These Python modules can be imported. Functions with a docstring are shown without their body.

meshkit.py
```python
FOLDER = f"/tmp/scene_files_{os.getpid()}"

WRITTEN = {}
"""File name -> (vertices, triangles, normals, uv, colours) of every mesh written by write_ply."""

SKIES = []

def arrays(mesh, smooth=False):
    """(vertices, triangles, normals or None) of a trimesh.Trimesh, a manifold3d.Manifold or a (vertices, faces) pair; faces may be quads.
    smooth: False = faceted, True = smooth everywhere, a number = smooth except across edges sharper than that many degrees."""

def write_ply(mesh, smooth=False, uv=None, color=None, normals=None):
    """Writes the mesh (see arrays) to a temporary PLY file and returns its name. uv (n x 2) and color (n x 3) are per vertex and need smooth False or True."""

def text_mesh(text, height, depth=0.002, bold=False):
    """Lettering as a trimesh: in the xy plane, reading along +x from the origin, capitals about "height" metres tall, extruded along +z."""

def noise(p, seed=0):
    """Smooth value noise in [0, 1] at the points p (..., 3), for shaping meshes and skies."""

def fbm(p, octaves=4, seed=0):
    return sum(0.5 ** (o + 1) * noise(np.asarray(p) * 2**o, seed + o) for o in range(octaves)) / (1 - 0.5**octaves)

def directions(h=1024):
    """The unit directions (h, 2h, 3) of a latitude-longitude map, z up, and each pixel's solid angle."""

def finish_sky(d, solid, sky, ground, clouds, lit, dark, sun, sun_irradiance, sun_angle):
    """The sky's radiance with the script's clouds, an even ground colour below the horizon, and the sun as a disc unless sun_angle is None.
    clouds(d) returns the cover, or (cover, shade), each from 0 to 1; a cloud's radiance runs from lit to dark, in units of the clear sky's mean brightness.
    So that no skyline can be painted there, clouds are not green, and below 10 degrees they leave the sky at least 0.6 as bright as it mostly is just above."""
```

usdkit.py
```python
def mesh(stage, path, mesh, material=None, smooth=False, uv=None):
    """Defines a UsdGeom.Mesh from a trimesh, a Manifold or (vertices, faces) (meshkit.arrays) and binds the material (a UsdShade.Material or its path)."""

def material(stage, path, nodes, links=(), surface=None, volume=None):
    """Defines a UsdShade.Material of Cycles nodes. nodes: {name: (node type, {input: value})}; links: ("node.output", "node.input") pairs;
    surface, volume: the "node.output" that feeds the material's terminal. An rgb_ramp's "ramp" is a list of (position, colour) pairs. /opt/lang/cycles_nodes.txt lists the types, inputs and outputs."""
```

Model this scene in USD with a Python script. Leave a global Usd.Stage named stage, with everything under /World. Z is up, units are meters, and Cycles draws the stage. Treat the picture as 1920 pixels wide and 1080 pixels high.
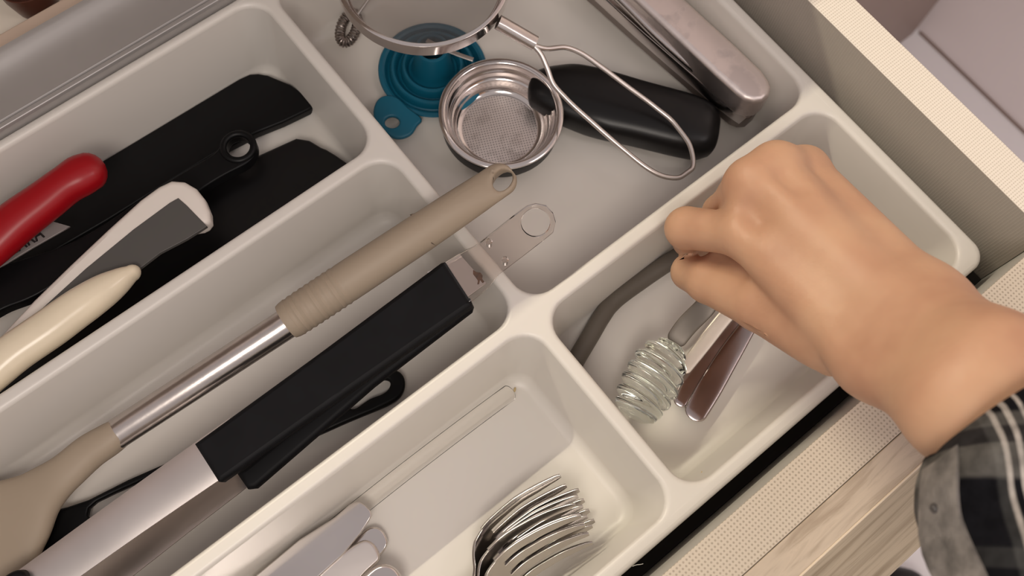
import math, numpy as np, trimesh, usdkit, meshkit
from pxr import Usd, UsdGeom, UsdLux, UsdShade, Gf, Sdf
from scipy.interpolate import PchipInterpolator
from scipy.spatial.transform import Rotation
import manifold3d as m3
rng = np.random.default_rng(7)
stage = Usd.Stage.CreateInMemory()
UsdGeom.SetStageUpAxis(stage, 'Z'); UsdGeom.SetStageMetersPerUnit(stage, 1.0)
UsdGeom.Xform.Define(stage, '/World'); UsdGeom.Scope.Define(stage, '/World/Looks')

# ------------------------------------------------------------------ camera, light, exposure
FPX = 1800.0
R = np.array([[0.7787015942124327, -0.6249840455260812, 0.05494333452629817],
              [-0.5776075291968957, -0.7483422325069109, -0.3261187594445153],
              [0.2449354392203641, 0.2222135141804514, -0.9437307797934227]])   # world -> (right, down, forward)
EYE = np.array([-117.569, -106.6625, 452.9908])                                 # mm; the tray's rim is z = 0
cam = UsdGeom.Camera.Define(stage, '/World/camera')
M4 = np.eye(4); M4[:3, 0] = R[0]; M4[:3, 1] = -R[1]; M4[:3, 2] = -R[2]; M4[:3, 3] = EYE / 1000
cam.AddTransformOp().Set(Gf.Matrix4d(*M4.T.ravel().tolist()))
cam.CreateFocalLengthAttr(18.0); cam.CreateHorizontalApertureAttr(19.2); cam.CreateVerticalApertureAttr(10.8)
cam.CreateClippingRangeAttr((0.02, 50.0))
cam.CreateFStopAttr(5.5); cam.CreateFocusDistanceAttr(0.475)
cam.CreateExposureAttr(-0.05)

def rect_light(name, pos, aim, w, h, power, color):
    l = UsdLux.RectLight.Define(stage, '/World/' + name)
    l.CreateWidthAttr(w); l.CreateHeightAttr(h); l.CreateIntensityAttr(power); l.CreateColorAttr(Gf.Vec3f(*color)); l.CreateNormalizeAttr(False)
    pos, aim = np.array(pos, float), np.array(aim, float)
    z = pos - aim; z /= np.linalg.norm(z); x = np.cross([0, 1, 0.01], z)
    x = np.array([1.0, 0, 0]) - z * z[0]; x /= np.linalg.norm(x); y = np.cross(z, x)
    m = np.eye(4); m[:3, 0], m[:3, 1], m[:3, 2], m[:3, 3] = x, y, z, pos
    l.AddTransformOp().Set(Gf.Matrix4d(*m.T.ravel().tolist()))
rect_light('room_lamp', (-0.42, -0.40, 0.92), (0, 0.02, -0.02), 0.32, 0.32, 13.3, (1.0, 0.905, 0.82))
rect_light('strip_light', (-0.10, 0.75, 0.755), (-0.1, -0.06, -0.05), 0.50, 0.010, 430.0, (1.0, 0.91, 0.70))
rect_light('added_fill_light', (0.65, -1.0, 1.45), (0.45, -0.3, -0.6), 0.5, 0.5, 4.5, (1.0, 0.90, 0.88))  # added fill lamp that brightens the right wall and floor
dome = UsdLux.DomeLight.Define(stage, '/World/room_glow'); dome.CreateIntensityAttr(0.15); dome.CreateColorAttr(Gf.Vec3f(1.0, 0.90, 0.88))

# ------------------------------------------------------------------ materials
def mat(name, nodes, links=(), surface='p.BSDF'):
    return usdkit.material(stage, '/World/Looks/' + name, nodes, links, surface=surface)
def plain(name, color, rough=0.5, noise=0.0, scale=40.0, bump=0.0, bscale=300.0, **kw):
    nodes = {'p': ('principled_bsdf', {'base_color': color, 'roughness': rough, **kw}), 'g': ('geometry', {})}; links = []
    if noise:
        c = np.array(color)
        nodes['n'] = ('noise_texture', {'scale': scale, 'detail': 3})
        nodes['r'] = ('rgb_ramp', {'ramp': [(0.3, tuple(c * (1 - noise))), (0.7, tuple(np.minimum(c * (1 + noise), 1)))]})
        links += [('g.position', 'n.vector'), ('n.fac', 'r.fac'), ('r.color', 'p.base_color')]
    if bump:
        nodes['bn'] = ('noise_texture', {'scale': bscale, 'detail': 3}); nodes['b'] = ('bump', {'strength': bump, 'distance': 0.001})
        links += [('g.position', 'bn.vector'), ('bn.fac', 'b.height'), ('b.normal', 'p.normal')]
    return mat(name, nodes, links)
PLASTIC = plain('white_plastic', (0.70, 0.665, 0.615), 0.38, bump=0.03, bscale=60)
BLACK = plain('black_plastic', (0.003, 0.003, 0.0035), 0.42, bump=0.06, bscale=900, specular_ior_level=0.22)
BLACK_GLOSS = plain('glossy_black_plastic', (0.004, 0.0036, 0.004), 0.34, bump=0.03, bscale=120, specular_ior_level=0.35)
RUBBER = plain('black_rubber', (0.004, 0.004, 0.005), 0.6, noise=0.3, scale=60, specular_ior_level=0.22)
RED = plain('red_plastic', (0.33, 0.003, 0.008), 0.34)
IVORY = plain('ivory_plastic', (0.80, 0.70, 0.53), 0.22, noise=0.04, scale=50)
WHITEH = plain('white_handle_plastic', (0.80, 0.74, 0.68), 0.35)
GREYIN = plain('grey_plastic', (0.085, 0.08, 0.075), 0.5)
SILICONE = plain('beige_silicone', (0.36, 0.29, 0.215), 0.55)
TEAL = plain('teal_silicone', (0.004, 0.115, 0.19), 0.42)
STRAW = plain('grey_silicone', (0.115, 0.098, 0.08), 0.5)
STEEL = plain('steel', (0.66, 0.61, 0.58), 0.34, noise=0.06, scale=30, bump=0.02, bscale=200, metallic=1.0)
POLISHED = plain('polished_steel', (0.70, 0.655, 0.635), 0.13, noise=0.05, scale=25, bump=0.02, bscale=70, metallic=1.0)
SMUDGED = mat('smudged_steel', {'g': ('geometry', {}), 'n': ('noise_texture', {'scale': 45, 'detail': 4}), 'r': ('rgb_ramp', {'ramp': [(0.0, (0.32,) * 3), (0.55, (0.36,) * 3), (0.62, (0.46,) * 3)]}),
                                'c': ('rgb_ramp', {'ramp': [(0.0, (0.86, 0.78, 0.75)), (0.56, (0.86, 0.78, 0.75)), (0.64, (0.72, 0.65, 0.63))]}), 'p': ('principled_bsdf', {'metallic': 1.0})},
              [('g.position', 'n.vector'), ('n.fac', 'r.fac'), ('n.fac', 'c.fac'), ('r.color', 'p.roughness'), ('c.color', 'p.base_color')])
BRUSHED = plain('brushed_steel', (0.62, 0.57, 0.54), 0.24, noise=0.08, scale=90, bump=0.03, bscale=500, metallic=1.0)
GREYSTEEL = plain('dim_reflection_steel', (0.22, 0.195, 0.17), 0.45, metallic=0.9)  # steel colour lowered to imitate a dim reflection on the held spoon
SATIN = plain('satin_steel', (0.85, 0.78, 0.70), 0.55, metallic=0.8)
FORKSTEEL = plain('fork_steel', (0.56, 0.53, 0.51), 0.17, noise=0.06, scale=60, metallic=1.0)
SPOONSTEEL = plain('dark_reflection_steel', (0.44, 0.38, 0.37), 0.2, noise=0.1, scale=60, metallic=1.0)  # darkened colour stands in for the shaded hand mirrored in the spoons
DARKSTEEL = plain('dark_steel', (0.30, 0.26, 0.24), 0.35, metallic=1.0)
GREYMETAL = plain('grey_anodised_metal', (0.47, 0.45, 0.44), 0.4, noise=0.04, scale=20, metallic=0.45)
FILM = mat('thin_clear_film', {'t': ('transparent_bsdf', {'color': (0.975, 0.97, 0.96)}), 'g': ('glossy_bsdf', {'color': (1, 1, 1), 'roughness': 0.12}), 'f': ('fresnel', {'IOR': 1.08}), 'm': ('mix_closure', {})},
            [('f.fac', 'm.fac'), ('t.BSDF', 'm.closure1'), ('g.BSDF', 'm.closure2')], surface='m.closure')
CLEAR = mat('clear_acrylic', {'t': ('transparent_bsdf', {'color': (0.93, 0.90, 0.88)}), 'g': ('glossy_bsdf', {'color': (1, 1, 1), 'roughness': 0.05}), 'f': ('fresnel', {'IOR': 1.49}), 'm': ('mix_closure', {})},
            [('f.fac', 'm.fac'), ('t.BSDF', 'm.closure1'), ('g.BSDF', 'm.closure2')], surface='m.closure')
GLASS = mat('clear_glass', {'t': ('transparent_bsdf', {'color': (0.98, 0.99, 0.965)}), 'gl': ('glass_bsdf', {'color': (0.99, 1.0, 0.975), 'roughness': 0.0, 'IOR': 1.45}), 'm': ('mix_closure', {'fac': 1.0})},
            [('t.BSDF', 'm.closure1'), ('gl.BSDF', 'm.closure2')], surface='m.closure')
MESHM = mat('fine_steel_mesh', {'g': ('geometry', {}), 't': ('transparent_bsdf', {'color': (1, 1, 1)}), 'n': ('noise_texture', {'scale': 60, 'detail': 2}), 'r': ('map_range', {'from_min': 0.3, 'from_max': 0.7, 'to_min': 0.42, 'to_max': 0.55}), 'p': ('principled_bsdf', {'base_color': (0.36, 0.33, 0.31), 'metallic': 1.0, 'roughness': 0.5}), 'm': ('mix_closure', {'fac': 0.48})},
            [('t.BSDF', 'm.closure1'), ('p.BSDF', 'm.closure2')], surface='m.closure')
WALLP = plain('white_wall_paint', (0.95, 0.86, 0.85), 0.6, noise=0.02, scale=6)
FLOORM = plain('white_floor_tile', (0.95, 0.92, 0.93), 0.35, noise=0.02, scale=5)
BROWNP = plain('brown_panel', (0.30, 0.22, 0.19), 0.5, noise=0.03, scale=8)
STONE = plain('blocker_stone', (0.55, 0.5, 0.45), 0.3, noise=0.1, scale=60)
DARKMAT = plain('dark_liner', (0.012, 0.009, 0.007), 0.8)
LINER = plain('grey_liner', (0.52, 0.50, 0.46), 0.5)
CREAM = plain('cream_laminate', (0.92, 0.85, 0.74), 0.4, noise=0.02, scale=20)
BEIGE = plain('beige_laminate', (0.66, 0.52, 0.42), 0.5, noise=0.05, scale=20)
DISH = plain('brown_glaze', (0.10, 0.035, 0.022), 0.35)
RUST = plain('rust', (0.13, 0.055, 0.018), 0.8, noise=0.5, scale=500)
PRINT = plain('black_print', (0.02, 0.015, 0.015), 0.5)
SILVERLABEL = plain('silver_blade', (0.30, 0.27, 0.26), 0.35, metallic=0.2)
SHOEM = plain('black_shoe_leather', (0.012, 0.012, 0.013), 0.45)
CRUMBM = plain('tan_crumb', (0.55, 0.42, 0.22), 0.8)

def woven(name, base, dot, px, py, rx, ry, inner=0.36, outer=0.5):
    """linen-print laminate: a regular grid of small oval pits (object position in metres; px, py pitch; rx, ry the pits' half sizes over the pitch)"""
    n = {'g': ('geometry', {}), 's': ('separate_xyz', {}), 'j': ('noise_texture', {'scale': 900, 'detail': 1}), 'big': ('noise_texture', {'scale': 35, 'detail': 2})}
    l = [('g.position', 's.vector'), ('g.position', 'j.vector'), ('g.position', 'big.vector')]
    for ax, p, r in (('x', px, rx), ('y', py, ry)):
        n['d' + ax] = ('math', {'math_type': 'divide', 'value2': p}); n['f' + ax] = ('math', {'math_type': 'fraction'})
        n['c' + ax] = ('math', {'math_type': 'subtract', 'value2': 0.5}); n['k' + ax] = ('math', {'math_type': 'divide', 'value2': r}); n['q' + ax] = ('math', {'math_type': 'multiply'})
        n['o' + ax] = ('math', {'math_type': 'add', 'value2': 1000.0})
        l += [('s.' + ax, 'd' + ax + '.value1'), ('d' + ax + '.value', 'o' + ax + '.value1'), ('o' + ax + '.value', 'f' + ax + '.value1'), ('f' + ax + '.value', 'c' + ax + '.value1'), ('c' + ax + '.value', 'k' + ax + '.value1'), ('k' + ax + '.value', 'q' + ax + '.value1'), ('k' + ax + '.value', 'q' + ax + '.value2')]
    n['sum'] = ('math', {'math_type': 'add'}); l += [('qx.value', 'sum.value1'), ('qy.value', 'sum.value2')]
    n['jit'] = ('math', {'math_type': 'add'}); n['js'] = ('math', {'math_type': 'multiply', 'value2': 0.5}); l += [('j.fac', 'js.value1'), ('sum.value', 'jit.value1'), ('js.value', 'jit.value2')]
    n['mr'] = ('map_range', {'range_type': 'smoothstep', 'from_min': 0.75, 'from_max': 1.75, 'to_min': 0.0, 'to_max': 1.0}); l += [('jit.value', 'mr.value')]
    n['mixc'] = ('mix', {'color1': dot, 'color2': base}); l += [('mr.result', 'mixc.fac')]
    n['p'] = ('principled_bsdf', {'roughness': 0.5}); n['b'] = ('bump', {'strength': 0.25, 'distance': 0.0003})
    l += [('mixc.color', 'p.base_color'), ('mr.result', 'b.height'), ('b.normal', 'p.normal')]
    return mat(name, n, l)
LINEN_F = woven('linen_laminate_front', (0.61, 0.53, 0.43), (0.40, 0.335, 0.26), 0.0019, 0.0019, 0.26, 0.26)
LINEN_R = woven('linen_laminate_side', (0.83, 0.76, 0.66), (0.65, 0.58, 0.48), 0.0014, 0.0016, 0.36, 0.24)
LINEN_IN = woven('linen_laminate_inner', (0.44, 0.40, 0.35), (0.415, 0.373, 0.325), 0.0016, 0.0015, 0.36, 0.36)

def wood(name, light, dark, sx, sy, sz, rot):
    return mat(name, {'g': ('geometry', {}), 'mp': ('mapping', {'mapping_type': 'point', 'rotation': rot, 'scale': (sx, sy, sz)}), 'n': ('noise_texture', {'scale': 1.0, 'detail': 5, 'roughness': 0.6, 'distortion': 0.6}),
                      'r': ('rgb_ramp', {'ramp': [(0.28, dark), (0.42, tuple(0.5 * (np.array(light) + dark))), (0.5, light), (0.6, tuple(np.array(light) * 1.08)), (0.72, tuple(0.6 * np.array(light) + 0.4 * np.array(dark)))]}),
                      'p': ('principled_bsdf', {'roughness': 0.48}), 'b': ('bump', {'strength': 0.15, 'distance': 0.0004})},
               [('g.position', 'mp.vector'), ('mp.vector', 'n.vector'), ('n.fac', 'r.fac'), ('r.color', 'p.base_color'), ('n.fac', 'b.height'), ('b.normal', 'p.normal')])
WOOD_TOP = wood('oak_edge', (0.53, 0.44, 0.345), (0.36, 0.28, 0.205), 22, 190, 40, (0, 0, -0.45))
WOOD_BEV = wood('oak_bevel', (0.46, 0.38, 0.27), (0.29, 0.225, 0.145), 13, 260, 260, (0, 0, 0.05))

SKIN = mat('skin', {'g': ('geometry', {}), 'n': ('noise_texture', {'scale': 28, 'detail': 3}), 'r': ('rgb_ramp', {'ramp': [(0.3, (0.42, 0.225, 0.14)), (0.5, (0.49, 0.28, 0.175)), (0.7, (0.53, 0.32, 0.20))]}),
                    'w': ('noise_texture', {'scale': 420, 'detail': 3}), 'b': ('bump', {'strength': 0.12, 'distance': 0.0008}),
                    'p': ('principled_bsdf', {'roughness': 0.5, 'subsurface_weight': 0.12, 'subsurface_radius': (1.0, 0.35, 0.2), 'subsurface_scale': 0.004, 'specular_ior_level': 0.35})},
           [('g.position', 'n.vector'), ('n.fac', 'r.fac'), ('r.color', 'p.base_color'), ('g.position', 'w.vector'), ('w.fac', 'b.height'), ('b.normal', 'p.normal')])
NAIL = plain('fingernail', (0.50, 0.17, 0.12), 0.3)

# ------------------------------------------------------------------ helpers (millimetres until the mesh is defined)
def depth(p): return float(R[2] @ (np.asarray(p, float) - EYE))
def W(px, py, z=0.0, plane=None):
    """the point of the plane z (or z = z0 + gx x + gy y) that the photograph shows at pixel (px, py)"""
    d = R.T @ np.array([(px - 960) / FPX, (py - 540) / FPX, 1.0])
    z0, gx, gy = plane if plane else (z, 0.0, 0.0)
    s = (z0 + gx * EYE[0] + gy * EYE[1] - EYE[2]) / (d[2] - gx * d[0] - gy * d[1])
    return EYE + s * d
def px2mm(n, p): return n * depth(p) / FPX
def unit(v): v = np.asarray(v, float); return v / np.linalg.norm(v)

used = {}
def numbered(path):
    n = used.get(path, 0); used[path] = n + 1
    return path if n == 0 else f'{path}_{n:03d}'
def tag(p, label=None, cat=None, group=None, kind=None):
    for k, v in (('label', label), ('category', cat), ('group', group), ('kind', kind)):
        if v: p.SetCustomDataByKey(k, v)
    return p
def thing(name, label, cat, group=None, at=(0, 0, 0)):
    x = UsdGeom.Xform.Define(stage, numbered('/World/' + name))
    x.AddTranslateOp().Set(Gf.Vec3d(*(np.asarray(at, float) / 1000)))
    p = x.GetPrim(); tag(p, label, cat, group); p._at = None
    origin[str(p.GetPath())] = np.asarray(at, float)
    return p
origin = {}
def obj(name, mesh, material, parent=None, smooth=35, uv=None, label=None):
    path = numbered((str(parent.GetPath()) if parent else '/World') + '/' + name)
    v, f = (mesh.vertices, mesh.faces) if isinstance(mesh, trimesh.Trimesh) else mesh
    off = np.zeros(3); q = str(parent.GetPath()) if parent else ''
    while q and q not in origin: q = q.rpartition('/')[0]
    if q: off = origin[q]
    m = trimesh.Trimesh((np.asarray(v, float) - off) / 1000, f, process=False)
    p = usdkit.mesh(stage, path, m, material, smooth=(True if uv is not None else smooth), uv=uv).GetPrim()
    if label: p.SetCustomDataByKey('label', label)
    return p
def solo(name, mesh, material, label, cat, group=None, kind=None, smooth=35):
    return tag(obj(name, mesh, material, None, smooth), label, cat, group, kind)
def cat_(*ms): return trimesh.util.concatenate([m if isinstance(m, trimesh.Trimesh) else trimesh.Trimesh(*m, process=False) for m in ms])

def loft(rings, cap=True, closed=False):
    rings = np.asarray(rings, float); n, k, _ = rings.shape
    v = rings.reshape(-1, 3); i = np.arange(k); j = (i + 1) % k; f = []
    for a in range(n if closed else n - 1):
        b = (a + 1) % n
        f += [np.c_[a * k + i, a * k + j, b * k + j], np.c_[a * k + i, b * k + j, b * k + i]]
    if cap and not closed:
        v = np.vstack([v, rings[0].mean(0), rings[-1].mean(0)])
        f += [np.c_[np.full(k, n * k), j, i], np.c_[np.full(k, n * k + 1), (n - 1) * k + i, (n - 1) * k + j]]
    m = trimesh.Trimesh(v, np.vstack(f), process=False)
    if cap and m.volume < 0: m.invert()
    return m
def resample(rows, n):
    rows = np.asarray(rows, float); t = np.r_[0, np.cumsum(np.linalg.norm(np.diff(rows[:, :3], axis=0), axis=1))]
    return PchipInterpolator(t, rows, axis=0)(np.linspace(0, t[-1], n))
def sweep(path, a, b=None, up=(0, 0, 1), k=20, e=2.0, round_ends=(0, 0), shape=None):
    """loft of (super)ellipses: half width a, half thickness b per station; round_ends: lengths of the rounded caps (mm)"""
    P = np.asarray(path, float); n = len(P); a = np.broadcast_to(a, n).astype(float); b = a if b is None else np.broadcast_to(b, n).astype(float)
    T = np.gradient(P, axis=0); T /= np.linalg.norm(T, axis=1)[:, None]
    th = np.linspace(0, 2 * np.pi, k, endpoint=False); c, s = np.cos(th), np.sin(th)
    X, Y = np.sign(c) * np.abs(c) ** (2 / e), np.sign(s) * np.abs(s) ** (2 / e)
    if shape is not None: X, Y = shape[:, 0], shape[:, 1]
    def ring(p, t, ra, rb):
        side = unit(np.cross(t, up)); nr = np.cross(side, t)
        return p + ra * np.outer(X, side) + rb * np.outer(Y, nr)
    rings = []
    if round_ends[0]:
        for q in (1.0, 0.93, 0.78, 0.55, 0.28): rings.append(ring(P[0] - T[0] * round_ends[0] * q, T[0], max(a[0] * math.sqrt(1 - q * q), 0.05), max(b[0] * math.sqrt(1 - q * q), 0.05)))
    for i in range(n): rings.append(ring(P[i], T[i], a[i], b[i]))
    if round_ends[1]:
        for q in (0.28, 0.55, 0.78, 0.93, 1.0): rings.append(ring(P[-1] + T[-1] * round_ends[1] * q, T[-1], max(a[-1] * math.sqrt(1 - q * q), 0.05), max(b[-1] * math.sqrt(1 - q * q), 0.05)))
    return loft(rings)
def wire(path, r, k=10, closed=False):
    """round wire by parallel transport"""
    P = np.asarray(path, float); T = np.gradient(P, axis=0) if not closed else np.roll(P, -1, 0) - np.roll(P, 1, 0); T /= np.linalg.norm(T, axis=1)[:, None]
    u = unit(np.cross(T[0], [0.3, 0.2, 0.93])); th = np.linspace(0, 2 * np.pi, k, endpoint=False); rings = []
    for p, t in zip(P, T):
        u = unit(u - t * (u @ t)); w = np.cross(t, u); rings.append(p + r * (np.outer(np.cos(th), u) + np.outer(np.sin(th), w)))
    return loft(rings, closed=closed, cap=not closed)
def pxpath(rows, n=None):
    """(px, py, z) rows -> smooth path in mm"""
    p = np.array([W(*r) for r in rows]); return p if n is None else resample(p, n)
def pxsweep(rows, n=40, **kw):
    """rows (px, py, z of the axis, half width in px, half thickness mm)"""
    q = np.array([[*W(r[0], r[1], r[2]), px2mm(r[3], W(r[0], r[1], r[2])), r[4]] for r in rows]); q = resample(q, n)
    return sweep(q[:, :3], q[:, 3], q[:, 4], **kw)
def lathe(profile, at, k=64, axis=None, closed_profile=False):
    pr = np.asarray(profile, float); th = np.linspace(0, 2 * np.pi, k, endpoint=False)
    rings = np.stack([np.outer(pr[:, 0], np.cos(th)), np.outer(pr[:, 0], np.sin(th)), np.repeat(pr[:, 1:2], k, 1)], -1)
    m = loft(rings, cap=False, closed=closed_profile)
    if axis is not None:
        z = unit(axis); x = unit(np.cross([0.2, 1, 0.1], z)); y = np.cross(z, x); m.vertices = m.vertices @ np.array([x, y, z])
    m.vertices += np.asarray(at, float)
    return m
def spline2(pts, n):
    """closed smooth 2-D outline through pts"""
    p = np.asarray(pts, float); t = np.r_[0, np.cumsum(np.linalg.norm(np.diff(np.vstack([p, p[:1]]), axis=0), axis=1))]
    from scipy.interpolate import CubicSpline
    return CubicSpline(t, np.vstack([p, p[:1]]), bc_type='periodic')(np.linspace(0, t[-1], n, endpoint=False))
def offset(loop, d):
    """moves a closed 2-D loop inwards (counter-clockwise loop) by d"""
    a, b = np.roll(loop, 1, 0), np.roll(loop, -1, 0)
    e1, e2 = loop - a, b - loop; n1 = np.c_[-e1[:, 1], e1[:, 0]]; n2 = np.c_[-e2[:, 1], e2[:, 0]]
    n1 /= np.linalg.norm(n1, axis=1)[:, None] + 1e-9; n2 /= np.linalg.norm(n2, axis=1)[:, None] + 1e-9
    n = n1 + n2; n /= np.maximum((n * n).sum(1, keepdims=True) / 2, 0.5)
    return loop + n * d
def area2(l): x, y = l[:, 0], l[:, 1]; return 0.5 * (x * np.roll(y, -1) - y * np.roll(x, -1)).sum()
def tri(loops):
    import mapbox_earcut
    v = np.vstack(loops); ends = np.cumsum([len(l) for l in loops]).astype(np.uint32)
    return mapbox_earcut.triangulate_float64(v, ends).reshape(-1, 3).astype(int)
def slab2(outer, t, bevel=0.5, holes=(), steps=3):
    """plate of a 2-D outline (mm), top at z = 0, bottom at -t, edges rounded by bevel"""
    loops = [outer if area2(outer) > 0 else outer[::-1]] + [h if area2(h) < 0 else h[::-1] for h in holes]
    prof = []
    for q in np.linspace(0, math.pi / 2, steps + 1): prof.append((bevel * (1 - math.sin(q)), -bevel * (1 - math.cos(q))))
    prof += [(x, -t - z) for x, z in prof[::-1]]
    v, f, base = [], [], 0; tops, bots = [], []
    for l in loops:
        k = len(l); i = np.arange(k); j = (i + 1) % k
        for a, (d, z) in enumerate(prof):
            v.append(np.c_[offset(l, d), np.full(k, z)])
            if a: f += [np.c_[base + (a - 1) * k + i, base + a * k + i, base + a * k + j], np.c_[base + (a - 1) * k + i, base + a * k + j, base + (a - 1) * k + j]]
        tops.append(base + i); bots.append(base + (len(prof) - 1) * k + i); base += k * len(prof)
    T = tri([offset(l, prof[0][0]) for l in loops])
    V = np.vstack(v); ti, bi = np.concatenate(tops), np.concatenate(bots)
    up = ti[T]; n = np.cross(V[up[:, 1]] - V[up[:, 0]], V[up[:, 2]] - V[up[:, 0]])[:, 2]; up[n < 0] = up[n < 0][:, ::-1]
    inv = dict(zip(ti.tolist(), bi.tolist())); dn = np.vectorize(inv.get)(up)[:, ::-1]
    m = trimesh.Trimesh(V, np.vstack(f + [up, dn]), process=False)
    return m
def slab_px(outline, plane, t, bevel=0.5, holes=(), n=None, bend=None):
    """plate traced at its real height: the outline (pixels of the photograph) on the plane of its top side, t mm thick"""
    pl = (plane, 0.0, 0.0) if np.isscalar(plane) else plane
    nz = unit([-pl[1], -pl[2], 1.0]); x = unit([1, 0, pl[1]]); y = np.cross(nz, x); o = W(*np.mean(outline, 0), plane=pl)
    def flat(l): return np.array([[(W(*p, plane=pl) - o) @ x, (W(*p, plane=pl) - o) @ y] for p in l])
    out = flat(outline); hs = [flat(h) for h in holes]
    if n: out = spline2(out, n); hs = [spline2(h, max(24, n // 3)) for h in hs]
    m = slab2(out, t, bevel, hs); v = m.vertices
    m.vertices = o + np.outer(v[:, 0], x) + np.outer(v[:, 1], y) + np.outer(v[:, 2], nz)
    return m
def circle_px(cx, cy, rx, ry=None, n=28): th = np.linspace(0, 2 * np.pi, n, endpoint=False); return np.c_[cx + rx * np.cos(th), cy + (ry or rx) * np.sin(th)]
def box(x0, x1, y0, y1, z0, z1, r=0.0):
    if r <= 0: m = trimesh.creation.box([x1 - x0, y1 - y0, z1 - z0]); m.apply_translation([(x0 + x1) / 2, (y0 + y1) / 2, (z0 + z1) / 2]); return m
    c = np.array([[x, y, z] for x in (x0 + r, x1 - r) for y in (y0 + r, y1 - r) for z in (z0 + r, z1 - r)])
    s = trimesh.creation.icosphere(1, r).vertices
    return trimesh.convex.convex_hull((c[:, None] + s[None]).reshape(-1, 3))
def rrect(x0, x1, y0, y1, r, n=9):
    out = []
    for cx, cy, a in ((x1 - r, y1 - r, 0), (x0 + r, y1 - r, 90), (x0 + r, y0 + r, 180), (x1 - r, y0 + r, 270)):
        t = np.radians(a + np.linspace(0, 90, n)); out.append(np.c_[cx + r * np.cos(t), cy + r * np.sin(t)])
    return np.vstack(out)

def surface_nets(f, lo, hi, h):
    g = [np.arange(a, b + h, h) for a, b in zip(lo, hi)]; nx, ny, nz_ = map(len, g)
    X, Y, Z = np.meshgrid(*g, indexing='ij'); S = f(np.stack([X, Y, Z], -1).reshape(-1, 3)).reshape(nx, ny, nz_)
    c = np.zeros((nx - 1, ny - 1, nz_ - 1, 3)); w = np.zeros((nx - 1, ny - 1, nz_ - 1))
    cor = [(i, j, k) for i in (0, 1) for j in (0, 1) for k in (0, 1)]; at = lambda o: S[o[0]:nx - 1 + o[0], o[1]:ny - 1 + o[1], o[2]:nz_ - 1 + o[2]]
    for a in range(8):
        for b in range(a + 1, 8):
            if sum(abs(p - q) for p, q in zip(cor[a], cor[b])) != 1: continue
            sa, sb = at(cor[a]), at(cor[b]); cr = (sa < 0) != (sb < 0); t_ = np.where(cr, sa / np.where(cr, sa - sb, 1), 0)
            for d in range(3): c[..., d] += np.where(cr, cor[a][d] + t_ * (cor[b][d] - cor[a][d]), 0)
            w += cr
    act = w > 0; idx = -np.ones(w.shape, int); idx[act] = np.arange(act.sum()); ijk = np.argwhere(act)
    v = np.array(lo) + h * (ijk + c[act] / w[act][:, None]); faces = []
    for d in range(3):
        e1, e2 = [(1, 2), (2, 0), (0, 1)][d]
        sl0 = [slice(1, -1)] * 3; sl0[d] = slice(0, -1); sl1 = list(sl0); sl1[d] = slice(1, None)
        s0, s1 = S[tuple(sl0)], S[tuple(sl1)]; q = np.argwhere((s0 < 0) != (s1 < 0)); sg = s0[tuple(q.T)] < 0
        base = q.copy()
        for e in range(3):
            if e != d: base[:, e] += 1
        def cell(o1, o2): b_ = base.copy(); b_[:, e1] -= o1; b_[:, e2] -= o2; return idx[tuple(b_.T)]
        quad = np.c_[cell(1, 1), cell(0, 1), cell(0, 0), cell(1, 0)]; quad[~sg] = quad[~sg][:, ::-1]; faces.append(quad)
    Q = np.vstack(faces); Q = Q[(Q >= 0).all(1)]
    return trimesh.Trimesh(v, np.vstack([Q[:, [0, 1, 2]], Q[:, [0, 2, 3]]]), process=False)
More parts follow.
